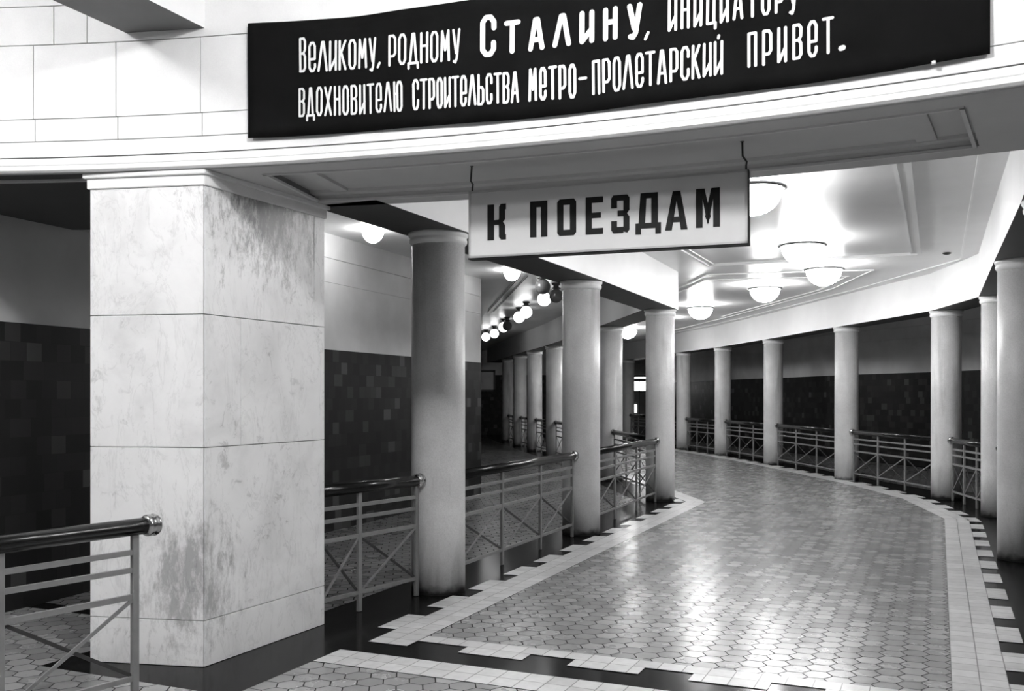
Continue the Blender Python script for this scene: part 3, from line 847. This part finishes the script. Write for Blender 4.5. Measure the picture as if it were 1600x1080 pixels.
# ---------------------------------------------------------------- hanging sign
SL, SD = 1.714, .075
d2 = Vector((1.332+.273, 5.43-6.03)).normalized()
sroot = thing('hanging_sign', 'long white box sign with black capital letters hanging from the curved lintel by two hooks', 'sign', (-.273, 6.03, 2.54), math.atan2(d2.y, d2.x))
SH = .418
bm = bmesh.new(); box(bm, .012, SL-.012, .006, SD-.006, .012, SH-.012); obj('sign_panel', bm, M_signface, sroot)
bm = bmesh.new()
for a in ((0, SL, 0, SD, SH-.014, SH), (0, SL, 0, SD, 0, .012), (0, .012, 0, SD, 0, SH), (SL-.012, SL, 0, SD, 0, SH)): box(bm, *a)
obj('sign_frame', bm, M_signframe, sroot)
bm = bmesh.new(); box(bm, -.004, SL+.004, .004, SD+.002, -.008, .0); box(bm, SL, SL+.006, .002, SD+.002, -.006, SH); obj('edge_strip', bm, M_signdark, sroot)
def poly_letters():
    def P(x0, x1, z0, z1, shapes):
        bm = bmesh.new()
        for s in shapes:
            vs = [bm.verts.new((x0+(x1-x0)*a, .0035, z0+(z1-z0)*b)) for a, b in s]
            f = bm.faces.new(vs)
            r = bmesh.ops.extrude_face_region(bm, geom=[f]); bmesh.ops.translate(bm, verts=[v for v in r['geom'] if isinstance(v, bmesh.types.BMVert)], vec=(0, .003, 0))
        obj('letter', bm, M_signdark, sroot)
    R = lambda a, b, c, d: [(a, c), (b, c), (b, d), (a, d)]
    z0, z1 = .103, .327
    def C(x0, x1, y0, y1, k=.06): # box with clipped corners
        return [(x0+k, y0), (x1-k, y0), (x1, y0+k*.6), (x1, y1-k*.6), (x1-k, y1), (x0+k, y1), (x0, y1-k*.6), (x0, y0+k*.6)]
    P(.126, .250, z0+.002, z1, [R(0,.36,0,1), R(.34,.62,.42,.56), [(.56,.46),(.63,.6),(.63,.92),(.72,1),(1,1),(1,.84),(.95,.84),(.95,.56),(.84,.5)], [(.56,.52),(.84,.50),(.95,.40),(.95,.15),(1,.15),(1,0),(.74,0),(.62,.08),(.62,.38)]])
    P(.408, .520, z0+.004, z1, [R(0,.37,0,1), R(.63,1,0,1), R(.37,.63,.83,1)])
    P(.583, .703, z0+.002, z1, [[(0,.08),(.12,0),(.33,0),(.33,1),(.12,1),(0,.92)], [(.67,0),(.88,0),(1,.08),(1,.92),(.88,1),(.67,1)], R(.33,.67,.84,1), R(.33,.67,0,.16)])
    P(.762, .870, z0, z1, [R(0,.36,0,1), R(.36,1,.84,1), R(.36,.88,.43,.58), R(.36,1,0,.16)])
    P(.920, 1.031, z0-.002, z1, [[(.67,.04),(.88,0),(1,.08),(1,.42),(.88,.5),(.67,.5)], [(.67,.52),(.88,.52),(1,.6),(1,.92),(.88,1),(.67,1)], R(.3,.67,.85,1), R(.35,.88,.44,.59), R(.3,.67,0,.16), [(0,.66),(.32,.66),(.32,1),(.12,1),(0,.92)], [(0,.08),(.12,0),(.32,0),(.32,.32),(0,.32)]])
    P(1.067, 1.219, z0-.018, z1, [R(0,.22,0,.14), R(.78,1,0,.14), R(0,1,.14,.27), [(.12,.27),(.38,.27),(.44,1),(.2,1)], R(.62,.88,.27,1), R(.4,.64,.87,1)])
    P(1.243, 1.374, z0-.004, z1-.002, [[(0,0),(.3,0),(.58,1),(.34,1)], [(.7,0),(1,0),(.68,1),(.46,1)], R(.25,.78,.2,.34), R(.36,.66,.88,1)])
    P(1.422, 1.559, z0, z1, [R(0,.28,0,1), R(.72,1,0,1), [(.2,1),(.36,1),(.62,.28),(.48,.08)], [(.38,.28),(.52,.08),(.8,1),(.64,1)]])
poly_letters()
for x in (.012, SL-.012):
    bm = bmesh.new()
    pts = [(x, .035, SH-.005), (x, .035, SH+.03), (x+.004, .035, SH+.05), (x-.012, .035, SH+.075), (x-.004, .035, H_COL+.055-2.53)]
    if x > 1: pts[3] = (x-.02, .035, SH+.085); pts[4] = (x-.022, .035, H_COL+.055-2.53)
    tube(bm, pts, .006); lathe(bm, [(0, 0), (.012, 0), (.016, .012), (0, .012)], 10, (pts[-1][0], .035, pts[-1][2]-.012))
    obj('hook', bm, M_irondark, sroot, True)

# ---------------------------------------------------------------- far things
br = thing('ticket_booth', 'far lit glazed booth seen in the gap left of the bend column', 'booth', (5.32, 40.6, 0))
M_lit = m_emit('lit booth glass', 2.2)
bm = bmesh.new()
for a in ((-.6, -.54, -.5, .5, 0, 2.55), (.54, .6, -.5, .5, 0, 2.55), (-.6, .6, -.5, .5, 2.3, 2.42), (-.6, .6, -.5, .5, 2.5, 2.58), (-.6, .6, -.5, .5, .0, .9), (-.02, .02, -.5, -.46, .9, 2.3), (-.6, .6, -.5, -.45, 1.85, 1.92)): box(bm, *a)
obj('frame', bm, M_irondark, br)
bm = bmesh.new(); box(bm, -.54, .54, -.46, -.44, 1.92, 2.3); obj('transom_light', bm, M_lit, br)
bm = bmesh.new(); box(bm, -.54, .54, -.47, -.45, 2.43, 2.49); obj('light_strip', bm, M_lit, br)
bm = bmesh.new(); box(bm, -.54, .54, -.44, -.43, .9, 1.85); obj('glass_pane', bm, M_globe_off, br)
bm = bmesh.new(); box(bm, -.35, -.1, -.46, -.44, 1.0, 1.35); obj('notice', bm, M_lit, br)
nb = thing('notice_board', 'dark framed pale notice board on the far end wall of the left passage', 'notice board', (-1.15, 41.97, 1.9))
bm = bmesh.new()
for a in ((-.42, .42, -.05, 0, .85, .93), (-.42, .42, -.05, 0, 0, .08), (-.42, -.34, -.05, 0, 0, .93), (.34, .42, -.05, 0, 0, .93)): box(bm, *a)
obj('frame', bm, M_irondark, nb)
bm = bmesh.new(); box(bm, -.34, .34, -.03, -.005, .08, .85); obj('board', bm, M_white, nb)
